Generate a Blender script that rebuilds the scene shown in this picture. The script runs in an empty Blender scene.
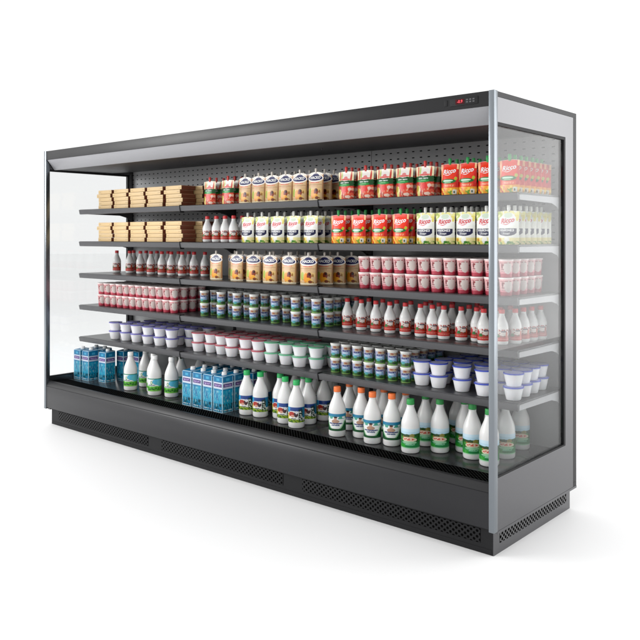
import bpy, bmesh, math, random
from mathutils import Vector, Matrix
random.seed(7)
PI = math.pi
S = bpy.context.scene
COL = S.collection

# ------------------------------------------------------------------ camera, world, lights, exposure
cam_d = bpy.data.cameras.new('camera')
cam = bpy.data.objects.new('camera', cam_d); COL.objects.link(cam)
cam.location = (1.612, -2.972, 1.38)
cam.rotation_euler = (PI / 2, 0, math.atan2(0.657, 0.7536))
cam_d.sensor_width = 36; cam_d.lens = 778 / 640 * 36
cam_d.shift_y = -84 / 640
cam_d.clip_end = 500; cam_d.clip_start = 0.05
S.camera = cam

w = bpy.data.worlds.new('World'); S.world = w; w.use_nodes = True
bg = w.node_tree.nodes['Background']
bg.inputs[0].default_value = (1.0, 1.0, 1.0, 1); bg.inputs[1].default_value = 1.12

def area(name, loc, target, sx, sy, radiance, col=(1, 1, 1)):
    d = bpy.data.lights.new(name, 'AREA'); d.shape = 'RECTANGLE'; d.size = sx; d.size_y = sy
    d.energy = radiance * sx * sy * PI; d.color = col
    o = bpy.data.objects.new(name, d); COL.objects.link(o); o.location = loc
    o.rotation_euler = (Vector(target) - Vector(loc)).to_track_quat('-Z', 'Y').to_euler()
    return o
area('softbox_front', (-7.0, -5.0, 2.9), (-1.7, 0.4, 1.2), 4.2, 2.2, 11.5)
area('floor_fill_light', (-1.0, -2.6, 6.5), (-1.0, -2.4, 0), 7.0, 5.0, .45)  # added overhead fill, only there to whiten the floor
area('softbox_side', (2.9, 5.4, 2.0), (-0.2, 5.4, 2.0), 6.4, 4.0, 2.8)

S.view_settings.view_transform = 'Standard'; S.view_settings.look = 'None'
S.view_settings.exposure = 0; S.view_settings.gamma = 1
S.render.engine = 'CYCLES'
S.cycles.max_bounces = 10; S.cycles.transparent_max_bounces = 24
S.cycles.diffuse_bounces = 4; S.cycles.glossy_bounces = 4

# ------------------------------------------------------------------ helpers: materials
def lin(c):
    if isinstance(c, str):
        c = c.lstrip('#'); c = tuple(int(c[i:i + 2], 16) / 255 for i in (0, 2, 4))
        c = tuple(x / 12.92 if x <= .04045 else ((x + .055) / 1.055) ** 2.4 for x in c)
    return tuple(c) + (1,)

class Sh:
    """small procedural shader composer: colour layers over a base, masks from UV or object space"""
    def __init__(s, name, base, rough=.4, metal=0, spec=.5, coord='UV', sss=0, coat=0):
        s.m = bpy.data.materials.new(name); s.m.use_nodes = True
        s.N = s.m.node_tree.nodes; s.L = s.m.node_tree.links
        s.b = s.N['Principled BSDF']
        s.b.inputs['Roughness'].default_value = rough; s.b.inputs['Metallic'].default_value = metal
        s.b.inputs['Specular IOR Level'].default_value = spec
        if sss:
            s.b.inputs['Subsurface Weight'].default_value = sss
            s.b.inputs['Subsurface Scale'].default_value = .01
        if coat:
            s.b.inputs['Coat Weight'].default_value = coat; s.b.inputs['Coat Roughness'].default_value = .08
        tc = s.N.new('ShaderNodeTexCoord'); s.vec = tc.outputs[coord]
        sp = s.N.new('ShaderNodeSeparateXYZ'); s.L.new(s.vec, sp.inputs[0])
        s.u, s.v, s.w = sp.outputs[0], sp.outputs[1], sp.outputs[2]
        s.deep = 1.28 if coord == 'UV' else 1.0
        s.col = None; s.base = s.ink(base)
    def ink(s, c):
        c = lin(c); return tuple(x ** s.deep for x in c[:3]) + (1,)
    def m_(s, op, a, b=None, c=None):
        n = s.N.new('ShaderNodeMath'); n.operation = op
        for i, x in enumerate((a, b, c)):
            if x is None: continue
            if isinstance(x, (int, float)): n.inputs[i].default_value = x
            else: s.L.new(x, n.inputs[i])
        return n.outputs[0]
    def noise(s, scale, detail=2, vec=None, sc3=None):
        n = s.N.new('ShaderNodeTexNoise'); n.inputs['Scale'].default_value = scale; n.inputs['Detail'].default_value = detail
        v = vec or s.vec
        if sc3:
            mp = s.N.new('ShaderNodeMapping'); mp.inputs['Scale'].default_value = sc3; s.L.new(v, mp.inputs[0]); v = mp.outputs[0]
        s.L.new(v, n.inputs['Vector']); return n.outputs['Fac']
    def gt(s, a, b): return s.m_('GREATER_THAN', a, b)
    def lt(s, a, b): return s.m_('LESS_THAN', a, b)
    def mul(s, *a):
        r = a[0]
        for x in a[1:]: r = s.m_('MULTIPLY', r, x)
        return r
    def rect(s, u0, u1, v0, v1): return s.mul(s.gt(s.u, u0), s.lt(s.u, u1), s.gt(s.v, v0), s.lt(s.v, v1))
    def ell(s, cu, cv, ru, rv, wob=0, ws=8):
        a = s.m_('DIVIDE', s.m_('SUBTRACT', s.u, cu), ru); b = s.m_('DIVIDE', s.m_('SUBTRACT', s.v, cv), rv)
        d = s.m_('ADD', s.m_('MULTIPLY', a, a), s.m_('MULTIPLY', b, b))
        if wob: d = s.m_('ADD', d, s.m_('MULTIPLY', s.m_('SUBTRACT', s.noise(ws), .5), wob))
        return s.lt(d, 1.0)
    def blobs(s, scale, th, sc3=None, detail=1): return s.gt(s.noise(scale, detail, sc3=sc3), th)
    def lay(s, mask, col, soft=None):
        mx = s.N.new('ShaderNodeMix'); mx.data_type = 'RGBA'
        if s.col is None: mx.inputs[6].default_value = s.base
        else: s.L.new(s.col, mx.inputs[6])
        mx.inputs[7].default_value = s.ink(col)
        if soft is not None: mask = s.m_('MULTIPLY', mask, soft)
        if isinstance(mask, (int, float)): mx.inputs[0].default_value = mask
        else: s.L.new(mask, mx.inputs[0])
        s.col = mx.outputs[2]; return s
    def bump(s, h, strength=.1, dist=.002):
        b = s.N.new('ShaderNodeBump'); b.inputs['Strength'].default_value = strength; b.inputs['Distance'].default_value = dist
        s.L.new(h, b.inputs['Height']); s.L.new(b.outputs[0], s.b.inputs['Normal']); return s
    def roughmap(s, fac, a, b):
        s.L.new(s.m_('ADD', s.m_('MULTIPLY', fac, b - a), a), s.b.inputs['Roughness']); return s
    def done(s):
        if s.col is None: s.b.inputs['Base Color'].default_value = s.base
        else: s.L.new(s.col, s.b.inputs['Base Color'])
        return s.m

def plain(name, c, rough=.4, **k): return Sh(name, c, rough, coord='Object', **k).done()

def dark_metal(name, c, rough=.38, spec=.5, metal=0, var=.12, bmp=.05, rv=.07):
    s = Sh(name, c, rough, metal, spec, coord='Object')
    n = s.noise(3.0, 4); g = s.noise(260, 2)
    cc = s.base
    s.lay(s.m_('MULTIPLY', n, var), tuple(min(1, x * 1.8 + .02) for x in cc[:3]))
    if rv: s.roughmap(n, rough - rv, rough + rv)
    if bmp: s.bump(g, bmp, .0004)
    return s.done()

M = {}
M['body'] = dark_metal('dark_grey_enamel', (.016, .016, .018), .32, .26, bmp=.02)
M['bevel'] = dark_metal('dark_bumper', (.012, .012, .013), .42, .3)
M['header'] = dark_metal('header_enamel', (.014, .014, .015), .34, .22)
M['visor'] = dark_metal('light_grey_enamel', (.285, .285, .30), .42, .35)
M['ceiling'] = dark_metal('dark_ceiling', (.028, .028, .03), .5, .2)
M['shelf'] = dark_metal('shelf_grey', (.026, .026, .028), .32, .45)
M['lip'] = dark_metal('price_rail_grey', (.060, .060, .064), .34, .4)
M['bracket'] = dark_metal('bracket_grey', (.05, .05, .052), .4, .5)
M['end_bracket'] = dark_metal('lit_bracket_grey', (.34, .34, .35), .4, .4)  # bracket grey lightened: side light on the end brackets put into the colour
M['steel'] = dark_metal('brushed_steel', (.205, .225, .245), .24, .5, metal=.9, var=0, bmp=0, rv=0)
M['side'] = dark_metal('satin_side_panel', (.125, .125, .131), .20, .4, metal=.9, var=0, bmp=0, rv=0)
M['plinth'] = dark_metal('dark_plinth', (.012, .012, .013), .45, .15)
M['trim'] = dark_metal('dark_trim', (.022, .022, .024), .4, .15)
M['black'] = plain('black_rubber', (.010, .010, .011), .55, spec=.2)
M['deck'] = dark_metal('deck_sheet', (.024, .024, .025), .25, .5)
M['white_plastic'] = plain('milk_white_plastic', (.70, .70, .69), .3, spec=.45, sss=.12)
M['tub_white'] = plain('tub_white_plastic', (.71, .71, .73), .34, sss=.12)
M['floor'] = None

def glass_mat():
    m = bpy.data.materials.new('clear_glass'); m.use_nodes = True
    N, L = m.node_tree.nodes, m.node_tree.links
    N.remove(N['Principled BSDF']); out = N['Material Output']
    tr = N.new('ShaderNodeBsdfTransparent'); tr.inputs[0].default_value = (.905, .912, .912, 1)
    gl = N.new('ShaderNodeBsdfGlossy'); gl.inputs['Roughness'].default_value = .01; gl.inputs[0].default_value = (1, 1, 1, 1)
    lw = N.new('ShaderNodeLayerWeight'); lw.inputs[0].default_value = .5
    p = N.new('ShaderNodeMath'); p.operation = 'POWER'; L.new(lw.outputs['Facing'], p.inputs[0]); p.inputs[1].default_value = 5.0
    q = N.new('ShaderNodeMath'); q.operation = 'MULTIPLY_ADD'; L.new(p.outputs[0], q.inputs[0]); q.inputs[1].default_value = .42; q.inputs[2].default_value = .026
    mx = N.new('ShaderNodeMixShader'); L.new(q.outputs[0], mx.inputs[0]); L.new(tr.outputs[0], mx.inputs[1]); L.new(gl.outputs[0], mx.inputs[2])
    L.new(mx.outputs[0], out.inputs[0]); return m
M['glass'] = glass_mat()

def perforated(name, base, px, pz, rx, rz, ax='x', hexa=False, zoff=0, rough=.4, holes=(.003, .003, .003), spec=.5, lim=None):
    """metal sheet with punched holes in object space (metres)"""
    s = Sh(name, base, rough, 0, spec, coord='Object')
    a = s.u if ax == 'x' else s.v
    b = s.w
    if ax == 'top': a, b = s.u, s.v
    def cell(oa, ob):
        fa = s.m_('ABSOLUTE', s.m_('SUBTRACT', s.m_('FRACT', s.m_('ADD', s.m_('DIVIDE', a, px), oa + 100)), .5))
        fb = s.m_('ABSOLUTE', s.m_('SUBTRACT', s.m_('FRACT', s.m_('ADD', s.m_('DIVIDE', s.m_('SUBTRACT', b, zoff), pz), ob + 100)), .5))
        fa = s.m_('MULTIPLY', fa, px / rx); fb = s.m_('MULTIPLY', fb, pz / rz)
        e = 2 if hexa else 4
        return s.lt(s.m_('ADD', s.m_('POWER', fa, e), s.m_('POWER', fb, e)), 1)
    h = cell(0, 0)
    if hexa: h = s.m_('MAXIMUM', h, cell(.5, .5))
    if lim is not None: h = s.m_('MULTIPLY', h, s.gt(s.w, lim))
    s.lay(h, holes)
    inv = s.m_('SUBTRACT', 1, h)
    s.L.new(s.m_('MULTIPLY', inv, spec), s.b.inputs['Specular IOR Level'])
    s.bump(inv, .6, .002)
    return s.done()
M['backwall'] = perforated('slotted_back_panel', (.31, .31, .315), .053, .036, .0085, .0032, zoff=.012, rough=.42, lim=1.36)
M['kick'] = perforated('kick_grille', (.011, .011, .012), .030, .0250, .0066, .0060, hexa=True, zoff=.005, rough=.5, spec=.2)
M['kick_side'] = perforated('kick_grille_side', (.075, .075, .078), .030, .0250, .0082, .0072, ax='y', hexa=True, zoff=.005, rough=.4)
M['deckgrille'] = perforated('deck_grille', (.016, .016, .016), .020, .020, .0072, .0072, ax='top', hexa=True, rough=.6, spec=.05, holes=(.001, .001, .001))

# ------------------------------------------------------------------ helpers: meshes and objects
class MB:
    def __init__(s): s.v = []; s.f = []; s.m = []; s.uv = []
    def box(s, x0, x1, y0, y1, z0, z1, mi=0):
        b = len(s.v)
        s.v += [(x, y, z) for z in (z0, z1) for y in (y0, y1) for x in (x0, x1)]
        for q in ((0, 2, 3, 1), (4, 5, 7, 6), (0, 1, 5, 4), (2, 6, 7, 3), (0, 4, 6, 2), (1, 3, 7, 5)):
            s.f.append(tuple(b + i for i in q)); s.m.append(mi)
        return s
    def prism_x(s, prof, x0, x1, mi=0):
        """closed profile of (y,z) extruded along x"""
        b = len(s.v); n = len(prof)
        s.v += [(x0, y, z) for y, z in prof] + [(x1, y, z) for y, z in prof]
        for i in range(n):
            j = (i + 1) % n; s.f.append((b + i, b + j, b + n + j, b + n + i)); s.m.append(mi)
        s.f.append(tuple(b + i for i in range(n))[::-1]); s.m.append(mi)
        s.f.append(tuple(b + n + i for i in range(n))); s.m.append(mi)
        return s
    def prism_z(s, prof, z0, z1, mi=0):
        b = len(s.v); n = len(prof)
        s.v += [(x, y, z0) for x, y in prof] + [(x, y, z1) for x, y in prof]
        for i in range(n):
            j = (i + 1) % n; s.f.append((b + i, b + j, b + n + j, b + n + i)); s.m.append(mi)
        s.f.append(tuple(b + i for i in range(n))[::-1]); s.m.append(mi)
        s.f.append(tuple(b + n + i for i in range(n))); s.m.append(mi)
        return s

def mesh_from(name, v, f, mats, mi=None, uv=None, smooth=False, bevel=0, angle=35):
    me = bpy.data.meshes.new(name); me.from_pydata([tuple(p) for p in v], [], f)
    for m in mats: me.materials.append(m)
    if mi: me.polygons.foreach_set('material_index', mi)
    if uv:
        l = me.uv_layers.new(name='UVMap')
        k = 0
        for fu in uv:
            for t in fu: l.data[k].uv = t; k += 1
    bm = bmesh.new(); bm.from_mesh(me)
    if not uv: bmesh.ops.recalc_face_normals(bm, faces=bm.faces)
    if bevel:
        es = [e for e in bm.edges if len(e.link_faces) == 2 and e.calc_face_angle(0) > .6]
        bmesh.ops.bevel(bm, geom=es, offset=bevel, segments=2, affect='EDGES', profile=.6, clamp_overlap=True)
    bm.to_mesh(me); bm.free()
    if smooth or bevel:
        me.polygons.foreach_set('use_smooth', [True] * len(me.polygons))
        if hasattr(me, 'set_sharp_from_angle'): me.set_sharp_from_angle(angle=math.radians(angle))
    me.update(); return me

def link(name, me, parent=None):
    o = bpy.data.objects.new(name, me); COL.objects.link(o)
    if parent: o.parent = parent
    return o
def build(mb, name, mat, parent=None, bevel=0):
    mats = mat if isinstance(mat, list) else [mat]
    return link(name, mesh_from(name, mb.v, mb.f, mats, mb.m, bevel=bevel), parent)
def empty(name, loc=(0, 0, 0), rz=0):
    o = bpy.data.objects.new(name, None); COL.objects.link(o); o.location = loc; o.rotation_euler = (0, 0, rz)
    o.empty_display_size = .05; return o
def tag(o, label, cat, group=None):
    o['label'] = label; o['category'] = cat
    if group: o['group'] = group
    return o

def lathe(name, prof, mats, seg=28, midx=None, off=(0, 0, 0), closed=True, uvspan=None, smooth_angle=35):
    """profile (r,z) bottom to top around z; UV: u=angle/pi from the front (-y) in -1..1, v along height 0..1"""
    v = []; f = []; uv = []; mi = []
    z0 = prof[0][1] if uvspan is None else uvspan[0]; z1 = prof[-1][1] if uvspan is None else uvspan[1]
    n = len(prof)
    for r, z in prof:
        for k in range(seg):
            a = -PI + 2 * PI * k / seg
            v.append((off[0] + r * math.sin(a), off[1] - r * math.cos(a), off[2] + z))
    for i in range(n - 1):
        for k in range(seg):
            k2 = (k + 1) % seg
            f.append((i * seg + k, i * seg + k2, (i + 1) * seg + k2, (i + 1) * seg + k))
            ua, ub = -1 + 2 * k / seg, -1 + 2 * (k + 1) / seg
            va, vb = (prof[i][1] - z0) / (z1 - z0), (prof[i + 1][1] - z0) / (z1 - z0)
            uv.append([(ua, va), (ub, va), (ub, vb), (ua, vb)]); mi.append(midx[i] if midx else 0)
    if closed:
        f.append(tuple(range(seg))[::-1]); uv.append([(0, 0)] * seg); mi.append(midx[0] if midx else 0)
        f.append(tuple((n - 1) * seg + k for k in range(seg))); uv.append([(0, 1)] * seg); mi.append(midx[-1] if midx else 0)
    return mesh_from(name, v, f, mats, mi, uv, smooth=True, angle=smooth_angle)

def text_geo(body, size, shear=0, bold=0.0, extr=0, res=2):
    c = bpy.data.curves.new('t', 'FONT'); c.body = body; c.size = size; c.align_x = 'CENTER'; c.align_y = 'CENTER'
    c.shear = shear; c.offset = bold; c.resolution_u = res; c.extrude = extr
    o = bpy.data.objects.new('t', c); COL.objects.link(o); bpy.context.view_layer.update()
    me = o.to_mesh(); v = [tuple(p.co) for p in me.vertices]; f = [tuple(p.vertices) for p in me.polygons]
    o.to_mesh_clear(); bpy.data.objects.remove(o); bpy.data.curves.remove(c)
    # keep edges short so that the letters follow a curved surface
    return v, f

def print_mesh(name, pieces, surf):
    """pieces: (verts2d, faces, material); surf(a,b)->3D point on (just above) a surface"""
    v = []; f = []; mi = []; mats = []
    for pv, pf, mat in pieces:
        if mat not in mats: mats.append(mat)
        b = len(v); v += [surf(p[0], p[1]) for p in pv]; f += [tuple(b + i for i in q) for q in pf]; mi += [mats.index(mat)] * len(pf)
    me = bpy.data.meshes.new(name); me.from_pydata(v, [], f)
    for m in mats: me.materials.append(m)
    me.polygons.foreach_set('material_index', mi); me.update(); return me
def xf(v, rot=0, dx=0, dy=0, sx=1, sy=1):
    c, s_ = math.cos(rot), math.sin(rot)
    return [((x * sx) * c - (y * sy) * s_ + dx, (x * sx) * s_ + (y * sy) * c + dy) for x, y, *_ in v]
def ribbon(pts, wfun):
    v = []; f = []
    n = len(pts)
    for i, (x, y) in enumerate(pts):
        a = pts[max(0, i - 1)]; b = pts[min(n - 1, i + 1)]
        d = Vector((b[0] - a[0], b[1] - a[1])).normalized(); wd = wfun(i / (n - 1)) / 2
        v += [(x - d.y * wd, y + d.x * wd), (x + d.y * wd, y - d.x * wd)]
        if i: f.append((2 * i - 2, 2 * i - 1, 2 * i + 1, 2 * i))
    return v, f

# ------------------------------------------------------------------ the setting
def floor_mat():
    s = Sh('white_studio_floor', (.925, .925, .925), .55, spec=.15, coord='Object')
    s.lay(s.m_('MULTIPLY', s.noise(.8, 3), .04), (.88, .88, .885))
    return s.done()
fl = MB(); NS = 64; R_ = 60.0
fv = [(R_ * math.cos(2 * PI * k / NS), R_ * math.sin(2 * PI * k / NS), 0) for k in range(NS)]
floor = link('floor', mesh_from('floor', fv, [tuple(range(NS))], [floor_mat()])); floor['kind'] = 'structure'
floor['label'] = 'plain white studio floor'

# ------------------------------------------------------------------ the display case
L0, L1, D = -3.66, 0.0, .853
case = empty('refrigerated_display_case', (-1.83, .42, 0))
tag(case, 'long open refrigerated display case of dark grey metal with glass ends, full of products', 'display case')
case_off = Vector((-1.83, .42, 0))
def cpart(mb, name, mat, parent=None, bevel=0):
    o = build(mb, name, mat, parent or case, bevel)
    if parent is None: o.location = -case_off
    return o
IX0, IX1 = -3.635, -.025
# body front apron with a bevelled bumper, tank under the deck, rear
a = MB(); a.prism_x([(0, .128), (0, .278), (.004, .284), (.09, .284), (.09, .128)], IX0, IX1); cpart(a, 'front_apron', M['body'], bevel=.002)
a = MB(); a.prism_x([(.0005, .2845), (.002, .290), (.018, .313), (.026, .3185), (.034, .3195), (.034, .2845)], IX0, IX1); bump_ = cpart(a, 'bumper', M['bevel'], bevel=.0015)
a = MB(); a.prism_x([(.0345, .3170), (.1695, .3105), (.1695, .3055), (.0345, .3125)], IX0, IX1); cpart(a, 'deck_grille', M['deckgrille'])
a = MB()
for i in range(3):
    x1 = IX1 - i * 1.2033
    a.box(x1 - 1.2013, x1, .1705, .758, .302, .31)
cpart(a, 'deck', M['deck'], bevel=.0012)
a = MB(); a.box(IX0, IX1, .09, .80, .125, .30); cpart(a, 'tank', M['body'])
# plinth with grille panels
a = MB(); a.box(-3.635, -.03, .045, .835, 0, .126); cpart(a, 'plinth', M['plinth'])
for k0, k1 in ((-3.54, -2.47), (-2.33, -1.28), (-1.14, -.09)):
    a = MB(); a.box(k0, k1, .0425, .0448, .0425, .1045); cpart(a, 'kick_grille', M['kick'], bevel=.001)
a = MB(); a.box(-3.63, -.035, .0435, .0448, .004, .024); cpart(a, 'foot_shade_strip', M['black'])  # black strip standing in for the shade along the plinth foot
a = MB(); a.box(-.0298, -.026, .046, .834, .0, .126); sp_ = cpart(a, 'side_kick_plate', M['side'])
a = MB(); a.box(-.0258, -.0245, .10, .79, .0425, .1045); cpart(a, 'kick_grille', M['kick_side'])
# back wall (three slotted panels) and outer back
for i in range(3):
    x1 = IX1 - i * 1.2033
    a = MB(); a.box(x1 - 1.2020, x1 - .0015, .758, .768, .302, 1.895); cpart(a, 'back_panel', M['backwall'])
    a = MB(); a.box(x1 - .012, x1 + .0, .752, .7575, .33, 1.60)
a = MB(); a.box(IX0, IX1, .7685, .812, .126, 1.985); cpart(a, 'rear_wall', M['body'])
# uprights that carry the shelves
for ux in (-1.2283, -2.4316):
    a = MB(); a.box(ux - .011, ux + .011, .7495, .7575, .312, 1.80); cpart(a, 'slotted_upright', M['trim'])
# ceiling, header, visor
a = MB(); a.prism_x([(.07, 1.866), (.56, 1.872), (.757, 1.892), (.757, 1.905), (.56, 1.885), (.07, 1.880)], IX0, IX1); cpart(a, 'ceiling', M['ceiling'])
a = MB(); a.box(IX0, IX1, .07, .82, 1.906, 1.984); cpart(a, 'canopy', M['ceiling'])
a = MB(); a.prism_x([(.0, 1.936), (.0, 2.0), (.845, 2.0), (.845, 1.985), (.03, 1.985), (.03, 1.936)], L0 + .004, -.026); cpart(a, 'header', M['header'], bevel=.0015)
a = MB(); a.prism_x([(.006, 1.9355), (.061, 1.8665), (.069, 1.864), (.0695, 1.9355)], IX0 + .004, IX1 - .002); cpart(a, 'visor', M['visor'], bevel=.002)
a = MB()
for i in range(2): a.box(IX1 - 1.2033 * (i + 1) - .0012, IX1 - 1.2033 * (i + 1) + .0012, .30, .307, 1.8605, 1.8685)
cpart(a, 'lamp_clip', M['lip'])
# small thermostat display on the header
cx0 = -.10
a = MB(); a.box(-.215, -.075, -.0035, -.0005, 1.951, 1.984); ctl = cpart(a, 'thermostat', M['black'], bevel=.001)
dm = bpy.data.materials.new('red_led_digits'); dm.use_nodes = True
dm.node_tree.nodes['Principled BSDF'].inputs['Base Color'].default_value = (.5, .02, .03, 1)
dm.node_tree.nodes['Principled BSDF'].inputs['Emission Color'].default_value = (1, .06, .10, 1)
dm.node_tree.nodes['Principled BSDF'].inputs['Emission Strength'].default_value = .7
screen_m = plain('dark_red_screen', (.05, .003, .005), .3, spec=.1)
a = MB(); a.box(-.186, -.142, -.0042, -.0036, 1.957, 1.979); scr = build(a, 'screen', screen_m, ctl)
tv, tf = text_geo('-0.9', .018, bold=.0003)
dg = link('digits', print_mesh('digits', [(xf(tv, dx=-.164, dy=1.968), tf, dm)], lambda x, z: (x, -.0046, z)), ctl)
a = MB()
for bx_ in (-.128, -.112, -.096):
    a.box(bx_ - .005, bx_ + .005, -.0046, -.0036, 1.960, 1.966)
    a.box(bx_ - .005, bx_ + .005, -.0046, -.0036, 1.970, 1.976)
build(a, 'button', plain('grey_button', (.05, .05, .055), .4), ctl)
a = MB(); a.box(-.245, -.228, -.0025, -.0004, 1.955, 1.981); cpart(a, 'rocker_switch', M['black'], bevel=.001)

# end panels: frame, gasket, glass, front post, rear trim
def end_panel(xo, xi, side):
    """xo outer face, xi inner face"""
    x0, x1 = min(xo, xi), max(xo, xi)
    y0, y1 = .031, .814
    gy0, gy1, gz0, gz1 = .031, .722, .345, 1.868
    f_ = MB()
    f_.box(x0, x1, y0, y1, gz1, 1.975)            # top band
    f_.box(x0, x1, y0, y1, .118, gz0)             # lower band
    f_.box(x0, x1, gy1, y1, gz0, gz1)             # rear band
    pan = cpart(f_, 'end_panel', M['side'])
    t = MB(); t.box(x0, x1 , .031, D, 1.9765, 1.999); t.box(x0, x1, .8155, D, .14, 1.976); t.box(x0, x1 , .8155, D, .106, .139)
    build(t, 'dark_edge_trim', M['trim'], pan)
    g = MB()
    ex = .0012
    g.box(x0 + .001, x1 - .001, gy1 - .014, gy1 - .0005, gz0 + .0005, gz1 - .0005)
    g.box(x0 + .001, x1 - .001, gy0, gy1 - .0145, gz1 - .014, gz1 - .0005)
    g.box(x0 + .001, x1 - .001, gy0, gy1 - .0145, gz0 + .0005, gz0 + .007)
    build(g, 'gasket', M['black'], pan)
    xm = (xo + xi) / 2
    gl = MB(); gl.box(xm - .003, xm + .003, gy0 + .001, gy1 - .015, gz0 + .0075, gz1 - .0145)
    build(gl, 'glass_pane', M['glass'], pan)
    rim = MB(); rim.box(x0 - .0, x1 + .0, .031, .034, .120, .3445)
    p = MB(); p.box(x0 - (0 if side > 0 else .002), x1 + (0.002 if side > 0 else 0), -.0025, .0305, .117, 2.0015)
    build(p, 'front_post', M['steel'], pan, bevel=.0025)
    s_ = MB(); s_.box(x0 - .0015 if side < 0 else x0, x1 + .0015 if side > 0 else x1, .0306, D, .106, .1175)
    build(s_, 'bottom_rail', M['side'], pan)
    return pan
end_panel(0.0, -.0245, 1)
end_panel(-3.66, -3.6355, -1)

# shelves: 5 levels, 3 bays
SH_Z = [1.58, 1.34, 1.10, .86, .62]
SY0, SY1 = .275, .748
def shelf_mesh():
    a = MB(); w_ = 1.199
    a.prism_x([(.0022, 0), (0, -.004), (0, -.005), (.03, -.009), (SY1 - SY0, -.009), (SY1 - SY0, 0)], 0, w_)
    return mesh_from('shelf', a.v, a.f, [M['shelf']], a.m, bevel=.001)
def lip_mesh():
    a = MB(); w_ = 1.1985
    a.prism_x([(-.004, -.0015), (-.0085, -.004), (-.0015, -.036), (.010, -.0375), (.010, -.0095), (-.0005, -.0055)], .0005, w_)
    return mesh_from('price_rail', a.v, a.f, [M['lip']], a.m, bevel=.0008)
def bracket_mesh(mat):
    a = MB(); d = SY1 - SY0
    prof = [(.014, -.0095), (.014, -.034), (d - .12, -.040), (d - .06, -.055), (d - .01, -.085), (d, -.088), (d, -.0095)]
    a.prism_x(prof, -.0014, .0014)
    return mesh_from('bracket', a.v, a.f, [mat], a.m)
def clip_mesh():
    a = MB(); a.prism_x([(-.0105, .004), (-.0105, -.012), (-.004, -.046), (.03, -.046), (.03, .004)], -.0016, .0016)
    return mesh_from('joint_clip', a.v, a.f, [M['black']], a.m)
me_clip = clip_mesh()
me_shelf, me_lip, me_br, me_bre = shelf_mesh(), lip_mesh(), bracket_mesh(M['bracket']), bracket_mesh(M['end_bracket'])
for zi, z in enumerate(SH_Z):
    for b in range(3):
        x1 = IX1 - .002 - b * 1.2025 - (.0025 if b else 0)
        if b == 2: x1 += .0
        s_ = link('shelf', me_shelf, case); s_.location = Vector((x1 - 1.199, SY0, z)) - case_off
        l_ = link('price_rail', me_lip, s_)
        b1 = link('bracket', me_br, s_); b1.location = (.006, 0, 0)
        if b < 2:
            jc = link('joint_clip', me_clip, s_); jc.location = (-.0018, 0, 0)
        b2 = link('bracket', me_bre if b == 0 else me_br, s_); b2.location = (1.193 if b else 1.1965, 0, 0)

# ------------------------------------------------------------------ product prototypes
# every builder returns a list of (part name, mesh, location) used by place()
W_TXT = plain('white_print', (.85, .85, .85), .4)
R_TXT = plain('red_print', (.62, .02, .035), .4)
N_TXT = plain('navy_print', (.02, .025, .12), .4)

def bottle(name, rb, h, neck, sleeve_mat, z0, z1, capm, caph=.020, shoulder=.52, extra=None, cap_white=False):
    nr = neck
    hb = h - caph
    pr = [(rb * .80, 0), (rb * .93, .003), (rb, .010), (rb, h * .12), (rb, h * shoulder * .97)]
    zs = h * shoulder
    for i in range(1, 9):
        t = i / 8
        e = .58 * (t * t * (3 - 2 * t)) + .42 * (1 - math.cos(t * PI / 2)) * 1.0
        pr.append((rb + (nr * 1.06 - rb) * e, zs + (hb - .012 - zs) * t))
    pr += [(nr * 1.16, hb - .010), (nr * 1.16, hb - .006), (nr * .95, hb - .005), (nr * .95, hb + .004)]
    parts = [('bottle_body', lathe('bottle_body', pr, [M['white_plastic']], 28), None)]
    cr = nr * 1.16
    cp = [(cr, hb - .0045), (cr * 1.02, hb - .002), (cr, h - .003), (cr * .93, h), ]
    cap = lathe('cap', cp, [capm], 24); parts.append(('cap', cap, None))
    so = .0006
    sl = [(rb + .0001, z0 - .0002), (rb + so, z0), (rb + so, (z0 + z1) / 2), (rb + so, z1), (rb + .0001, z1 + .0002)]
    sl = [(r, z) for r, z in sl]
    lab = lathe('label_sleeve', sl, [sleeve_mat], 32, closed=False, uvspan=(z0, z1)); parts.append(('label_sleeve', lab, None))
    if extra: parts.append(('lettering', extra(rb + .0011, z0, z1), None))
    return parts
def cyl_surf(r, zc):
    return lambda x, z: (r * math.sin(x / r), -r * math.cos(x / r), zc + z)

def cap_mat(n, c):
    s = Sh(n, c, .38, spec=.45); s.deep = 1.0; s.base = lin(c)
    s.bump(s.m_('SINE', s.m_('MULTIPLY', s.u, PI * 34)), .35, .0006)
    return s.done()

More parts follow.
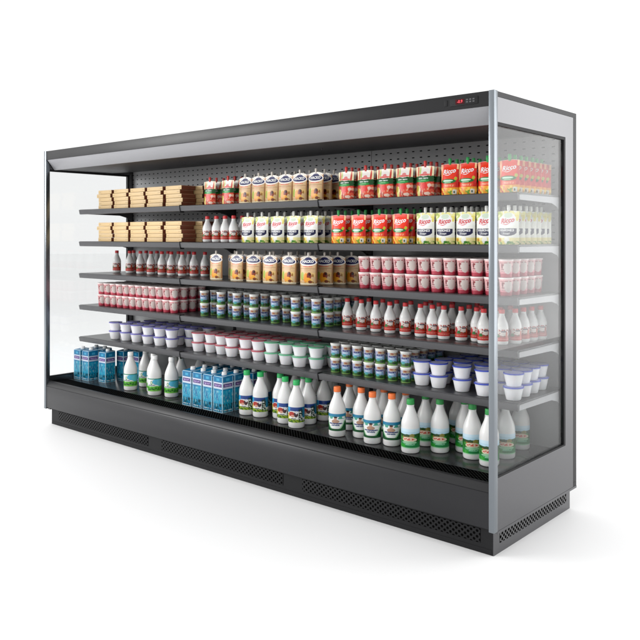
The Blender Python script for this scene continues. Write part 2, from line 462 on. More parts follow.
# -- sleeves (u -1..1 all the way round, front at 0; v 0..1)
def sl_red():
    s = Sh('red_berry_sleeve', (.80, .79, .78), .32)
    s.lay(s.mul(s.lt(s.v, .80), s.blobs(6, .49, (2.2, 1.2, 1))), (.50, .045, .03))
    s.lay(s.lt(s.v, s.m_('ADD', .28, s.m_('MULTIPLY', s.noise(9, 1), .22))), (.46, .035, .02))
    s.lay(s.mul(s.lt(s.v, .74), s.gt(s.v, .2), s.blobs(8, .56, (2.4, 1.6, 1), 2)), (.05, .13, .02))
    s.lay(s.mul(s.gt(s.v, .28), s.lt(s.v, .78), s.blobs(10, .62, (1.5, .7, 1))), (.035, .05, .04))
    s.lay(s.ell(-.20, .58, .10, .22, .7, 9), (.70, .62, .58))
    s.lay(s.ell(-.30, .50, .09, .20, .8, 9), (.50, .03, .04))
    s.lay(s.ell(-.16, .34, .10, .14, .9, 9), (.03, .20, .03))
    s.lay(s.ell(.10, .54, .15, .17, 1.8, 13), (.72, .66, .62))
    s.lay(s.ell(.30, .44, .07, .22, .8, 9), (.55, .12, .05))
    s.lay(s.mul(s.lt(s.v, .26)), (.55, .045, .03))
    s.lay(s.mul(s.lt(s.v, .17), s.gt(s.v, .12), s.gt(s.m_('SINE', s.m_('MULTIPLY', s.u, 75)), .1)), (.75, .45, .35))
    s.lay(s.mul(s.gt(s.v, .62), s.lt(s.v, .70), s.gt(s.u, .0), s.lt(s.u, .26)), (.10, .08, .12))
    return s.done()
def sl_meadow():      # white-capped: green meadow, blue corner
    s = Sh('meadow_sleeve', (.78, .80, .79), .32)
    s.lay(s.ell(.36, .74, .34, .26, .4, 5), (.12, .50, .66))
    s.lay(s.ell(.62, .62, .40, .3, .4, 5), (.16, .55, .62))
    s.lay(s.gt(s.v, .93), (.02, .30, .20))
    s.lay(s.mul(s.lt(s.v, s.m_('ADD', .34, s.m_('MULTIPLY', s.noise(6, 1), .12)))), (.17, .52, .08))
    s.lay(s.mul(s.lt(s.v, .30), s.blobs(9, .50, (1.2, .6, 1))), (.03, .22, .03))
    s.lay(s.mul(s.lt(s.v, .08)), (.25, .55, .12))
    s.lay(s.ell(-.02, .66, .06, .15, .6, 10), (.25, .45, .30))
    s.lay(s.ell(-.02, .67, .03, .08), (.75, .75, .6))
    s.lay(s.rect(-.20, .16, .44, .51), (.05, .12, .14), s.blobs(30, .42, (2, .5, 1)))
    s.lay(s.rect(-.2, .2, .16, .21), (.02, .12, .02))
    return s.done()
def sl_cow():         # bright green caps: blue sky, red blob, meadow
    s = Sh('cow_sleeve', (.80, .81, .78), .32)
    s.lay(s.gt(s.v, s.m_('ADD', .70, s.m_('MULTIPLY', s.noise(5, 1), .08))), (.015, .08, .30))
    s.lay(s.mul(s.gt(s.v, .66), s.lt(s.u, -.16)), (.04, .38, .62))
    s.lay(s.mul(s.gt(s.v, .30), s.gt(s.u, .36)), (.03, .26, .42))
    s.lay(s.mul(s.gt(s.u, .20), s.lt(s.u, .38), s.gt(s.v, .16), s.lt(s.v, .9), s.blobs(16, .46, (1, .6, 1))), (.02, .07, .05))
    s.lay(s.mul(s.lt(s.v, s.m_('SUBTRACT', s.m_('ADD', .10, s.m_('MULTIPLY', s.noise(5, 1), .22)), s.m_('MULTIPLY', s.u, .22)))), (.34, .46, .05))
    s.lay(s.mul(s.lt(s.v, .20), s.blobs(12, .52, (1.2, .6, 1))), (.05, .16, .02))
    s.lay(s.ell(-.30, .42, .12, .16, .6, 7), (.72, .60, .18))
    s.lay(s.ell(-.08, .54, .15, .17, 1.1, 9), (.46, .05, .03))
    s.lay(s.ell(.10, .52, .09, .17, .6, 8), (.10, .04, .05))
    s.lay(s.ell(-.04, .42, .08, .08, .8, 9), (.62, .36, .28))
    s.lay(s.ell(.12, .66, .05, .10, .6, 8), (.72, .74, .78))
    s.lay(s.rect(-.10, .10, .22, .28), (.03, .04, .10), s.blobs(30, .4, (2, .4, 1)))
    return s.done()
def sl_boy():         # orange caps: teal band, round motif, dark green foot
    s = Sh('teal_green_sleeve', (.82, .83, .82), .32)
    s.lay(s.gt(s.v, s.m_('ADD', .80, s.m_('MULTIPLY', s.noise(4, 1), .06))), (.03, .27, .42))
    s.lay(s.mul(s.gt(s.v, .70), s.lt(s.v, .84), s.blobs(6, .46, (1.1, .5, 1))), (.10, .42, .32))
    # dark green with a bright U cut into it
    uu = s.m_('MULTIPLY', s.u, s.u)
    s.lay(s.lt(s.v, s.m_('ADD', .06, s.m_('MULTIPLY', uu, 4.2))), (.40, .66, .42), s.lt(s.v, .60))
    s.lay(s.lt(s.v, s.m_('MULTIPLY', uu, 3.4)), (.015, .14, .05), s.lt(s.v, .54))
    s.lay(s.lt(s.v, .13), (.015, .13, .045))
    s.lay(s.ell(0, .56, .15, .11, .5, 9), (.50, .33, .24))
    s.lay(s.ell(0, .72, .055, .09, .2, 8), (.60, .38, .28))
    s.lay(s.ell(.005, .80, .068, .055, .5, 9), (.04, .025, .02))
    s.lay(s.rect(-.27, .27, .40, .47), (.02, .05, .22), s.blobs(34, .36, (1.6, .4, 1)))
    s.lay(s.rect(-.16, .16, .30, .38), (.04, .10, .24), s.blobs(30, .40, (1.6, .5, 1)))
    return s.done()
def sl_farm():        # dark green caps: pale blue top, green landscape, orange-red name
    s = Sh('farm_sleeve', (.62, .76, .84), .32)
    s.lay(s.lt(s.v, .86), (.52, .70, .80))
    s.lay(s.lt(s.v, s.m_('ADD', .66, s.m_('MULTIPLY', s.noise(6, 1), .16))), (.02, .13, .03))
    s.lay(s.mul(s.lt(s.v, .60), s.blobs(7, .47, (1, .9, 1))), (.08, .34, .06))
    s.lay(s.ell(-.04, .60, .20, .11, 2.2, 11), (.46, .25, .07))
    s.lay(s.ell(.0, .66, .26, .06, 2.0, 12), (.03, .10, .02))
    s.lay(s.ell(.12, .66, .09, .10, .6, 8), (.30, .28, .08))
    s.lay(s.ell(.02, .46, .26, .13, .9, 8), (.72, .62, .50))
    s.lay(s.ell(.01, .48, .20, .055, .8, 12), (.62, .10, .06), s.blobs(13, .47, (1.4, 1.2, 1)))
    s.lay(s.mul(s.lt(s.v, .34), s.gt(s.v, .0)), (.02, .28, .09))
    s.lay(s.ell(.02, .31, .26, .07, 1.2, 9), (.36, .62, .42))
    s.lay(s.rect(-.18, .22, .17, .24), (.30, .62, .42), s.blobs(30, .42, (1.6, .5, 1)))
    s.lay(s.mul(s.lt(s.v, .22), s.lt(s.u, -.12)), (.05, .40, .06))
    s.lay(s.lt(s.v, .05), (.45, .70, .50))
    return s.done()

RED_CAP = cap_mat('red_cap', (.62, .03, .035)); GREEN_CAP = cap_mat('bright_green_cap', (.02, .40, .10))
DGREEN_CAP = cap_mat('green_cap', (.015, .26, .05)); ORANGE_CAP = cap_mat('orange_cap', (.80, .17, .035)); WHITE_CAP = cap_mat('white_cap', (.78, .78, .77))

P = {}
P['small_bottle'] = bottle('small', .0305, .169, .0118, sl_red(), .018, .088, RED_CAP, caph=.015, shoulder=.50)
P['meadow'] = bottle('m', .0458, .262, .0165, sl_meadow(), .030, .115, WHITE_CAP, caph=.020)
P['cow'] = bottle('c', .0458, .262, .0165, sl_cow(), .034, .118, GREEN_CAP, caph=.022)
P['boy'] = bottle('b', .0458, .262, .0165, sl_boy(), .034, .124, ORANGE_CAP, caph=.022)
P['farm'] = bottle('f', .0458, .262, .0165, sl_farm(), .026, .122, DGREEN_CAP, caph=.022)

# -- doypack pouches
def pouch(w_, h_, t_, mat, capm, pieces=None, spout_h=.026, spr=.0078, peak=.004):
    NU, NV = 14, 14
    def prof(u, v):   # u -1..1, v 0..1 -> x, z, half thickness
        hw = w_ / 2 * (1 - .035 * math.sin(PI * v) + .0 * v)
        if v < .06: hw *= .955 + .045 * math.sqrt(max(0, 1 - ((.06 - v) / .06) ** 2))
        th = t_ / 2 * (1 - max(0, (v - .12) / .82) ** 1.7) if v > .12 else t_ / 2 * (.90 + .10 * v / .12)
        th = max(th, .0007) if v < .96 else .0007
        e = max(0, 1 - abs(u) ** 2.6)
        return u * hw, v * h_ - peak * abs(u) ** 2.2 * v ** 4, max(.0007, th * (e ** .75 if e > 0 else 0))
    v = []; f = []; uv = []; mi = []
    def grid(sign):
        b = len(v)
        for j in range(NV + 1):
            for i in range(NU + 1):
                u_ = -1 + 2 * i / NU; q = j / NV
                x, z, th = prof(u_, q)
                cr = .0
                v.append((x, sign * th, z))
        for j in range(NV):
            for i in range(NU):
                q = (b + j * (NU + 1) + i, b + j * (NU + 1) + i + 1, b + (j + 1) * (NU + 1) + i + 1, b + (j + 1) * (NU + 1) + i)
                t = [((i if sign < 0 else NU - i) / NU, j / NV), ((i + 1 if sign < 0 else NU - i - 1) / NU, j / NV), ((i + 1 if sign < 0 else NU - i - 1) / NU, (j + 1) / NV), ((i if sign < 0 else NU - i) / NU, (j + 1) / NV)]
                if sign > 0: q = q[::-1]; t = t[::-1]
                f.append(q); uv.append(t); mi.append(0)
        return b
    b0 = grid(-1); b1 = grid(1); W1 = NU + 1
    def bridge(p, q, vv):
        f.append((p[0], p[1], q[1], q[0])); uv.append([(.02, vv)] * 4); mi.append(0)
    for j in range(NV):
        bridge((b0 + (j + 1) * W1, b0 + j * W1), (b1 + (j + 1) * W1, b1 + j * W1), j / NV)
        bridge((b0 + j * W1 + NU, b0 + (j + 1) * W1 + NU), (b1 + j * W1 + NU, b1 + (j + 1) * W1 + NU), j / NV)
    for i in range(NU):
        bridge((b0 + i, b0 + i + 1), (b1 + i, b1 + i + 1), 0)
        bridge((b0 + NV * W1 + i + 1, b0 + NV * W1 + i), (b1 + NV * W1 + i + 1, b1 + NV * W1 + i), 1)
    me = mesh_from('pouch_body', v, f, [mat], mi, uv, smooth=True, angle=50)
    parts = [('pouch_body', me, None)]
    sp = lathe('spout', [(spr * .75, h_ - .006), (spr * .75, h_ + .003), (spr, h_ + .0035), (spr * 1.05, h_ + .006), (spr, h_ + spout_h - .002), (spr * .85, h_ + spout_h)], [capm], 12)
    parts.append(('spout_cap', sp, None))
    if pieces:
        def surf(x, z):
            q = min(max(z / h_, 0), 1); hw = w_ / 2 * (1 - .035 * math.sin(PI * q))
            return (x, -prof(max(-1, min(1, x / hw)), q)[2] - .0011, z)
        parts.append(('lettering', print_mesh('lettering', pieces, surf), None))
    return parts
def seal(s): # transparent-ish seal and spout gusset lines
    s.lay(s.gt(s.v, .985), (.75, .75, .72), .5)
    return s
def ricco(sx, sy, colr, rot=.13):
    tv, tf = text_geo('Ricco', .034, shear=.25, bold=.0009)
    sw = [(-.030 + .052 * t, -.011 - .010 * math.sin(PI * t) + .006 * t) for t in [i / 10 for i in range(11)]]
    rv, rf = ribbon(sw, lambda t: .0032 * math.sin(PI * max(.04, min(.96, t))))
    return [(xf(tv, rot, sx, sy, .92, .95), tf, colr), (xf(rv, rot * .6, sx, sy), rf, colr)]
def m_red_pouch():
    s = Sh('red_tomato_pouch', (.66, .022, .014), .28, spec=.3)
    s.lay(s.ell(.50, .72, .42, .34), (.80, .05, .02))
    s.lay(s.ell(.5, .75, .34, .27, .2, 6), (.80, .075, .02))
    s.lay(s.ell(.52, .80, .22, .12, .3, 6), (.84, .07, .02))
    s.lay(s.mul(s.lt(s.u, .12), s.gt(s.v, .42), s.lt(s.v, .99)), (.82, .42, .22), s.ell(-.02, .75, .16, .4))
    s.lay(s.mul(s.gt(s.u, .90), s.gt(s.v, .82)), (.84, .55, .30))
    s.lay(s.lt(s.v, .24), (.86, .42, .05))
    s.lay(s.mul(s.lt(s.v, .22), s.blobs(5, .52)), (.90, .66, .14))
    s.lay(s.mul(s.lt(s.v, .2), s.lt(s.u, .34), s.blobs(7, .50)), (.70, .08, .02))
    s.lay(s.mul(s.lt(s.v, .14), s.gt(s.u, .5), s.blobs(8, .5)), (.25, .42, .06))
    s.lay(s.rect(.76, .93, .03, .17), (.80, .82, .76))
    s.lay(s.rect(.80, .86, .06, .13), (.05, .10, .05))
    s.lay(s.rect(.12, .88, .245, .36), (.80, .10, .03))
    s.lay(s.rect(.2, .8, .27, .335), (.86, .42, .28), s.blobs(24, .46, (1, .5, 1)))
    s.lay(s.ell(.48, .44, .42, .075, .12, 5), (.015, .22, .05))
    s.lay(s.ell(.47, .455, .30, .03, .35, 14), (.62, .80, .66))
    s.lay(s.ell(.88, .52, .07, .055, .4, 6), (.55, .55, .06))
    s.lay(s.rect(.30, .66, .385, .405), (.50, .72, .50))
    return seal(s).done()
def m_mayo():
    s = Sh('white_mayonnaise_pouch', (.80, .80, .75), .28, spec=.3)
    s.lay(s.gt(s.v, .80), (.80, .76, .36), s.blobs(3, .42))
    s.lay(s.mul(s.lt(s.u, .20), s.gt(s.v, .72), s.blobs(5, .44)), (.48, .56, .14))
    s.lay(s.mul(s.gt(s.u, .80), s.gt(s.v, .70), s.blobs(5, .48)), (.76, .68, .22))
    s.lay(s.ell(.5, .72, .38, .22, .2, 4), (.82, .82, .82))
    s.lay(s.ell(.5, .86, .20, .08, .2, 6), (.66, .74, .62))
    s.lay(s.lt(s.v, .20), (.80, .74, .40))
    s.lay(s.mul(s.lt(s.v, .20), s.lt(s.u, .40), s.blobs(5, .47)), (.78, .68, .18))
    s.lay(s.ell(.17, .13, .07, .05, .5, 8), (.60, .30, .05))
    s.lay(s.mul(s.lt(s.v, .09), s.blobs(7, .5)), (.22, .40, .08))
    s.lay(s.ell(.52, .13, .13, .10, .2, 7), (.82, .82, .78))
    s.lay(s.ell(.62, .06, .1, .04, .6, 8), (.08, .28, .04))
    s.lay(s.m_('MAXIMUM', s.rect(.08, .93, .33, .475), s.ell(.50, .335, .40, .085)), (.012, .014, .085))
    return seal(s).done()
def m_beige():
    s = Sh('beige_sauce_pouch', (.68, .50, .30), .30, spec=.3)
    s.lay(s.gt(s.v, .93), (.80, .74, .66))
    s.lay(s.lt(s.v, .42), (.76, .56, .26), s.blobs(2.5, .42))
    s.lay(s.m_('MAXIMUM', s.lt(s.u, .05), s.gt(s.u, .95)), (.46, .26, .12))
    s.lay(s.mul(s.lt(s.v, .38), s.gt(s.u, .12), s.lt(s.u, .88), s.blobs(8, .58)), (.40, .22, .05))
    s.lay(s.m_('MAXIMUM', s.ell(.5, .80, .50, .155), s.ell(.5, .89, .26, .10)), (.82, .78, .74))
    s.lay(s.m_('MAXIMUM', s.ell(.5, .80, .445, .105), s.ell(.5, .875, .22, .075)), (.018, .025, .15))
    s.lay(s.rect(.22, .78, .615, .645), (.70, .12, .08), s.blobs(26, .42, (1, .5, 1)))
    s.lay(s.rect(.06, .94, .555, .566), (.28, .08, .05))
    s.lay(s.rect(.3, .72, .50, .525), (.58, .34, .22), s.blobs(28, .45, (1, .5, 1)))
    s.lay(s.ell(.22, .30, .11, .14, .7, 6), (.42, .50, .10))
    s.lay(s.ell(.44, .24, .13, .16, .8, 7), (.82, .36, .04))
    s.lay(s.ell(.64, .31, .14, .12, .8, 7), (.30, .06, .02))
    s.lay(s.ell(.66, .36, .07, .05, .6, 8), (.07, .02, .01))
    s.lay(s.ell(.58, .17, .16, .08, .8, 7), (.84, .44, .06))
    s.lay(s.ell(.70, .10, .11, .05, .8, 8), (.26, .08, .03))
    s.lay(s.mul(s.lt(s.v, .05)), (.80, .72, .56))
    return seal(s).done()
def m_ketch():
    s = Sh('salad_sauce_pouch', (.82, .76, .52), .28, spec=.3)
    s.lay(s.ell(.5, .82, .30, .20, .25, 5), (.84, .80, .76))
    s.lay(s.ell(.13, .84, .06, .20, .5, 5), (.60, .18, .07))
    s.lay(s.ell(.25, .82, .045, .17, .4, 5), (.55, .62, .22))
    s.lay(s.ell(.86, .80, .055, .22, .5, 5), (.62, .10, .07))
    s.lay(s.ell(.5, .715, .33, .035, .2, 5), (.72, .20, .18))
    s.lay(s.ell(.52, .77, .12, .05, .5, 9), (.76, .30, .30))
    s.lay(s.lt(s.v, .48), (.52, .035, .02))
    s.lay(s.mul(s.lt(s.v, .46), s.blobs(4.5, .48)), (.78, .14, .07))
    s.lay(s.mul(s.lt(s.v, .40), s.blobs(7, .57)), (.82, .50, .34))
    s.lay(s.ell(.24, .14, .09, .22, .6, 6), (.80, .72, .30))
    s.lay(s.ell(.16, .26, .09, .10, .6, 6), (.50, .42, .06))
    s.lay(s.ell(.56, .34, .17, .10, .5, 6), (.74, .05, .04))
    s.lay(s.ell(.82, .36, .09, .06, .4, 6), (.84, .62, .55))
    s.lay(s.ell(.72, .09, .16, .05, .6, 8), (.84, .66, .56))
    s.lay(s.mul(s.gt(s.v, .475), s.lt(s.v, s.m_('ADD', .63, s.m_('MULTIPLY', s.noise(5, 1), .08)))), (.010, .12, .028))
    s.lay(s.ell(.45, .51, .36, .05, .2, 5), (.03, .34, .08))
    s.lay(s.rect(.18, .74, .575, .615), (.66, .74, .68), s.blobs(26, .46, (1, .5, 1)))
    s.lay(s.rect(.34, .62, .515, .54), (.25, .55, .28))
    return seal(s).done()
mz, mzf = text_geo('МАЙОНЕЗ', .0145, bold=.0004)
mz2, mz2f = text_geo('Асорт', .0125, bold=.0002)
hk, hkf = text_geo('HACKO', .0215, shear=.1, bold=.0009)
P['red_pouch'] = pouch(.101, .156, .046, m_red_pouch(), cap_mat('green_spout', (.03, .34, .08)), ricco(0, .117, W_TXT))
P['mayo'] = pouch(.109, .158, .046, m_mayo(), cap_mat('white_spout', (.80, .80, .76)),
                  ricco(-.002, .111, R_TXT) + [(xf(mz, 0, -.001, .0655), mzf, W_TXT), (xf(mz2, 0, .000, .0505), mz2f, W_TXT)])
P['beige'] = pouch(.115, .165, .044, m_beige(), cap_mat('cream_spout', (.80, .74, .66)), [(xf(hk, .0, 0, .132), hkf, W_TXT)], spout_h=.020, spr=.0066, peak=.013)
P['salad'] = pouch(.108, .154, .044, m_ketch(), cap_mat('red_spout', (.62, .05, .04)))

# -- yogurt cups and tubs
def cup(rt, rb, h, wall, lidm, rimw=.0015):
    pr = [(rb * .94, 0), (rb, .0015), (rb + (rt - rb) * .5, h * .5), (rt, h - .008)]
    body = lathe('cup_body', pr, [wall], 28)
    lid = lathe('lid', [(rt + rimw * .4, h - .0078), (rt + rimw, h - .0072), (rt + rimw, h - .0015), (rt + rimw * .5, h - .0004), (rt * .93, h - .0004), (rt * .90, h - .0012)], [lidm], 28)
    return [('cup_body', body, None), ('lid', lid, None)]
def m_pink():
    s = Sh('pink_yogurt_print', (.68, .44, .44), .34)
    s.lay(s.lt(s.v, .24), (.46, .06, .10)); s.lay(s.mul(s.gt(s.v, .24), s.lt(s.v, .33)), (.68, .30, .34))
    s.lay(s.gt(s.v, .90), (.76, .50, .50))
    s.lay(s.ell(.09, .58, .22, .36, .6, 7), (.64, .58, .55))
    s.lay(s.rect(-.32, .24, .86, .91), (.42, .10, .12), s.blobs(14, .46, (1, .5, 1)))
    s.lay(s.ell(-.20, .68, .045, .16, .7, 12), (.20, .02, .03))
    s.lay(s.ell(-.15, .76, .06, .06, .5, 12), (.30, .05, .06))
    s.lay(s.rect(-.26, -.10, .45, .51), (.22, .05, .06), s.blobs(20, .45, (1, .5, 1)))
    s.lay(s.rect(-.26, -.04, .335, .375), (.30, .08, .10), s.blobs(24, .45, (1, .5, 1)))
    s.lay(s.mul(s.gt(s.u, .32), s.gt(s.v, .3), s.blobs(12, .5, (1, .7, 1))), (.34, .12, .14))
    s.lay(s.mul(s.lt(s.u, -.42), s.gt(s.v, .3), s.blobs(12, .5, (1, .7, 1))), (.40, .14, .18))
    return s.done()
def m_blue():
    s = Sh('blue_green_dessert_print', (.40, .42, .55), .34)
    s.lay(s.lt(s.v, .56), (.28, .42, .58), s.blobs(3, .42))
    s.lay(s.mul(s.gt(s.v, .70), s.gt(s.u, -.15)), (.50, .40, .28))
    s.lay(s.mul(s.gt(s.v, .76), s.gt(s.u, -.1), s.blobs(8, .5)), (.38, .14, .08))
    s.lay(s.gt(s.v, .90), (.70, .70, .66))
    s.lay(s.mul(s.gt(s.u, .30)), (.24, .24, .28), s.blobs(6, .42, (1, .6, 1)))
    s.lay(s.mul(s.lt(s.u, -.36)), (.22, .22, .30), s.blobs(6, .42, (1, .6, 1)))
    s.lay(s.rect(-.30, .26, .58, .68), (.03, .04, .20), s.blobs(13, .42, (1, .5, 1)))
    s.lay(s.rect(-.18, .14, .44, .50), (.62, .70, .78))
    s.lay(s.lt(s.v, s.m_('ADD', .20, s.m_('MULTIPLY', s.noise(8, 1), .22))), (.06, .20, .05))
    s.lay(s.ell(-.12, .30, .14, .09, .5, 6), (.10, .38, .40))
    s.lay(s.ell(.12, .16, .12, .08, .6, 8), (.015, .07, .02))
    s.lay(s.lt(s.v, .07), (.30, .46, .16))
    return s.done()
P['pink_cup'] = cup(.0335, .0265, .0855, m_pink(), plain('pink_white_foil', (.80, .70, .68), .35))
P['blue_cup'] = cup(.0290, .0262, .0815, m_blue(), plain('white_lid', (.76, .76, .73), .35))
def tub(lidcol, name):
    # semi-transparent coloured lid: coloured rim with a paler tinted top
    rim = plain(name + '_rim', lidcol, .32); top = plain(name + '_top', tuple(min(.85, .46 + c * .75) for c in lidcol), .5)
    rt, rb, h = .0455, .0335, .0635
    pr = [(rb * .92, 0), (rb, .002), (rb + (rt - rb) * .55, h * .5), (rt * .975, h - .010), (rt, h - .0065)]
    body = lathe('tub_body', pr, [M['tub_white']], 32)
    lid = lathe('lid', [(rt * .99, h - .0063), (rt + .0024, h - .0072), (rt + .0030, h - .0030), (rt + .0018, h - .0010), (rt - .002, h - .0006), (rt - .006, h - .0018), (rt - .010, h - .0019)], [rim, top], 32, midx=[0, 0, 0, 0, 1, 1, 1])
    return [('tub_body', body, None), ('lid', lid, None)]
P['violet_tub'] = tub((.13, .12, .45), 'violet_lid'); P['red_tub'] = tub((.42, .05, .08), 'red_lid')
P['green_tub'] = tub((.08, .40, .20), 'green_lid'); P['blue_tub'] = tub((.03, .06, .42), 'blue_lid')

# -- milk cartons
def m_carton():
    s = Sh('blue_milk_carton', (.006, .22, .40), .3, spec=.35)
    uu = s.m_('SUBTRACT', s.m_('FRACT', s.u), .0)
    s.u = uu
    s.lay(s.lt(s.v, .62), (.004, .34, .50), s.blobs(3, .46))
    s.lay(s.mul(s.lt(s.v, .60), s.gt(s.v, .10), s.blobs(13, .56, (1.8, .45, 1), 2)), (.05, .42, .58))
    s.lay(s.mul(s.lt(s.v, .60), s.gt(s.v, .10), s.blobs(19, .62, (1.8, .4, 1), 2)), (.50, .70, .66))
    s.lay(s.mul(s.lt(s.v, .24), s.blobs(9, .50, (1.4, .7, 1))), (.01, .10, .14))
    s.lay(s.rect(.0, 1, .66, .83), (.60, .62, .72))
    s.lay(s.rect(.08, .92, .70, .79), (.085, .035, .20))
    s.lay(s.rect(.16, .84, .72, .765), (.46, .36, .60), s.blobs(16, .47, (1, .5, 1)))
    s.lay(s.rect(.34, .66, .87, .94), (.08, .40, .58))
    s.lay(s.rect(.12, .88, .045, .075), (.60, .68, .70), s.blobs(20, .46, (1, .4, 1)))
    e = s.m_('MAXIMUM', s.m_('MAXIMUM', s.lt(uu, .045), s.gt(uu, .955)), s.m_('MAXIMUM', s.lt(s.v, .012), s.m_('MAXIMUM', s.gt(s.v, .985), s.mul(s.gt(s.v, .645), s.lt(s.v, .66)))))
    s.lay(e, (.46, .62, .70))
    return s.done()
def carton(w_=.085, h_=.222):
    v = []; f = []; uv = []; hw = w_ / 2
    C = [(-hw, -hw), (hw, -hw), (hw, hw), (-hw, hw)]
    zs = [0, h_ - .006]
    v = [(x, y, 0) for x, y in C] + [(x, y, h_ - .010) for x, y in C] + [(x * .94, y * .94 + .002, h_ - (.004 if y < 0 else -.004)) for x, y in C]
    for k in range(4):
        j = (k + 1) % 4
        f.append((k, j, 4 + j, 4 + k)); uv.append([(k + .001, .0), (k + .999, .0), (k + .999, .97), (k + .001, .97)])
        f.append((4 + k, 4 + j, 8 + j, 8 + k)); uv.append([(k + .3, .98), (k + .7, .98), (k + .7, .99), (k + .3, .99)])
    f.append((8, 9, 10, 11)); uv.append([(.3, .63), (.7, .63), (.7, .64), (.3, .64)])
    f.append((3, 2, 1, 0)); uv.append([(.3, .63)] * 4)
    body = mesh_from('carton_body', v, f, [m_carton()], [0] * len(f), uv)
    cap = lathe('screw_cap', [(.0165, h_ - .003), (.0165, h_ + .006), (.0150, h_ + .007), (.0150, h_ + .0165), (.0138, h_ + .018)], [WHITE_CAP], 20, off=(.004, .006, 0))
    return [('carton_body', body, None), ('screw_cap', cap, None)]
P['carton'] = carton()

# -- flat wooden-look cheese boxes
def m_box_front():
    s = Sh('pale_box_face', (.66, .47, .23), .5, coord='Object')
    s.lay(s.m_('MULTIPLY', s.noise(30, 3, sc3=(1, 1, 12)), .35), (.50, .32, .13))
    for ex in (-.074, -.060, .060, .074):
        d = s.m_('ADD', s.m_('POWER', s.m_('SUBTRACT', s.u, ex), 2), s.m_('POWER', s.m_('SUBTRACT', s.w, .0135), 2))
        s.lay(s.lt(d, .0024 ** 2), (.10, .05, .02))
    return s.done()
def cheese_box():
    a = MB(); a.box(-.083, .083, -.0555, .060, .0006, .0228)
    body = mesh_from('box_body', a.v, a.f, [plain('chocolate_brown_card', (.20, .055, .028), .42)], a.m, bevel=.001)
    a = MB(); a.box(-.0848, .0848, -.0605, -.0560, .0004, .0268)
    face = mesh_from('face_board', a.v, a.f, [m_box_front()], a.m, bevel=.0012)
    a = MB(); a.box(-.0838, .0838, -.0558, .0605, .0230, .0272)
    top = mesh_from('lid_board', a.v, a.f, [plain('pale_lid_edge', (.42, .20, .12), .5)], a.m)
    return [('box_body', body, None), ('face_board', face, None), ('lid_board', top, None)]
P['cheese_box'] = cheese_box()

# ------------------------------------------------------------------ placing
COUNT = {}
def place(kind, name, x, y, z, rz, label, cat, group):
    o = empty(name, (x, y, z), rz)
    for pn, me, _ in P[kind]: link(pn, me, o)
    tag(o, label, cat, group); COUNT[kind] = COUNT.get(kind, 0) + 1
    return o
ORD = ['first', 'second', 'third', 'fourth', 'fifth', 'sixth', 'seventh', 'eighth', 'ninth', 'tenth', 'eleventh', 'twelfth', 'thirteenth', 'fourteenth', 'fifteenth', 'sixteenth']
ROW = ['front', 'second', 'third', 'fourth', 'fifth', 'sixth', 'seventh', 'eighth']
SHN = {1.58: 'top shelf', 1.34: 'second shelf', 1.10: 'third shelf', .86: 'fourth shelf', .62: 'lowest shelf', .31: 'bottom deck'}
SHG = {1.58: 'on the top shelf', 1.34: 'on the second shelf', 1.10: 'on the third shelf', .86: 'on the fourth shelf', .62: 'on the lowest shelf', .31: 'on the bottom deck'}
rnd = random.Random(11)

INFO = {  # kind: (object name, description of at most 5 words, category, group noun, clearance)
 'small_bottle': ('yogurt_bottle', 'red-capped white bottle', 'bottle', 'small red-capped bottles'),
 'meadow': ('milk_bottle', 'white-capped milk bottle', 'bottle', 'white-capped milk bottles'),
 'cow': ('milk_bottle', 'green-capped blue-label milk bottle', 'bottle', 'milk bottles with blue labels'),
 'boy': ('milk_bottle', 'orange-capped milk bottle', 'bottle', 'orange-capped milk bottles'),
 'farm': ('milk_bottle', 'green-capped green-label milk bottle', 'bottle', 'milk bottles with green labels'),
 'red_pouch': ('sauce_pouch', 'red green-capped sauce pouch', 'pouch', 'red sauce pouches'),
 'mayo': ('mayonnaise_pouch', 'white navy-banded mayonnaise pouch', 'pouch', 'white mayonnaise pouches'),
 'beige': ('sauce_pouch', 'beige blue-oval sauce pouch', 'pouch', 'beige sauce pouches'),
 'salad': ('sauce_pouch', 'green-banded red-capped sauce pouch', 'pouch', 'green-banded sauce pouches'),
 'pink_cup': ('yogurt_cup', 'pink yogurt cup', 'yogurt cup', 'pink yogurt cups'),
 'blue_cup': ('dessert_cup', 'blue-green printed dessert cup', 'dessert cup', 'blue-green dessert cups'),
 'violet_tub': ('dairy_tub', 'violet-lidded white tub', 'tub', 'violet-lidded tubs'),
 'red_tub': ('dairy_tub', 'red-lidded white tub', 'tub', 'red-lidded tubs'),
 'green_tub': ('dairy_tub', 'green-lidded white tub', 'tub', 'green-lidded tubs'),
 'blue_tub': ('dairy_tub', 'blue-lidded white tub', 'tub', 'blue-lidded tubs'),
 'carton': ('milk_carton', 'blue milk carton', 'carton', 'blue milk cartons'),
 'cheese_box': ('cheese_box', 'pale flat cheese box', 'box', 'stacked cheese boxes'),
}
def put(kind, rows, z, bay, layers=1, lh=0, rot=(0, 3), jit=.002, ragged=False):
    """rows: list (front to back) of lists of (x, y)"""
    nm, desc, cat, gn = INFO[kind]
    for ri, row in enumerate(rows):
        for ci, p in enumerate(sorted(row)):
            for l in range(layers):
                jx, jy = (rnd.uniform(-jit, jit), rnd.uniform(-jit, jit))
                if l: jx *= .4; jy *= .4
                lay = ('' if layers == 1 else (' upper' if l else ' lower'))
                lab = f"{desc}, {ORD[ci]} from left,{lay} {ROW[ri]} row, {SHN[z]}" + (f", {bay} bay" if bay else '')
                place(kind, nm, p[0] + jx, p[1] + jy, z + .0006 + l * lh, math.radians(rot[0] + rnd.uniform(-rot[1], rot[1])), lab, cat, gn + ' ' + SHG[z] + (f' in the {bay} bay' if bay else ''))
def grid(xs, y0, n, dy, dx=0): return [[(x + dx * k, y0 + dy * k) for x in xs] for k in range(n)]
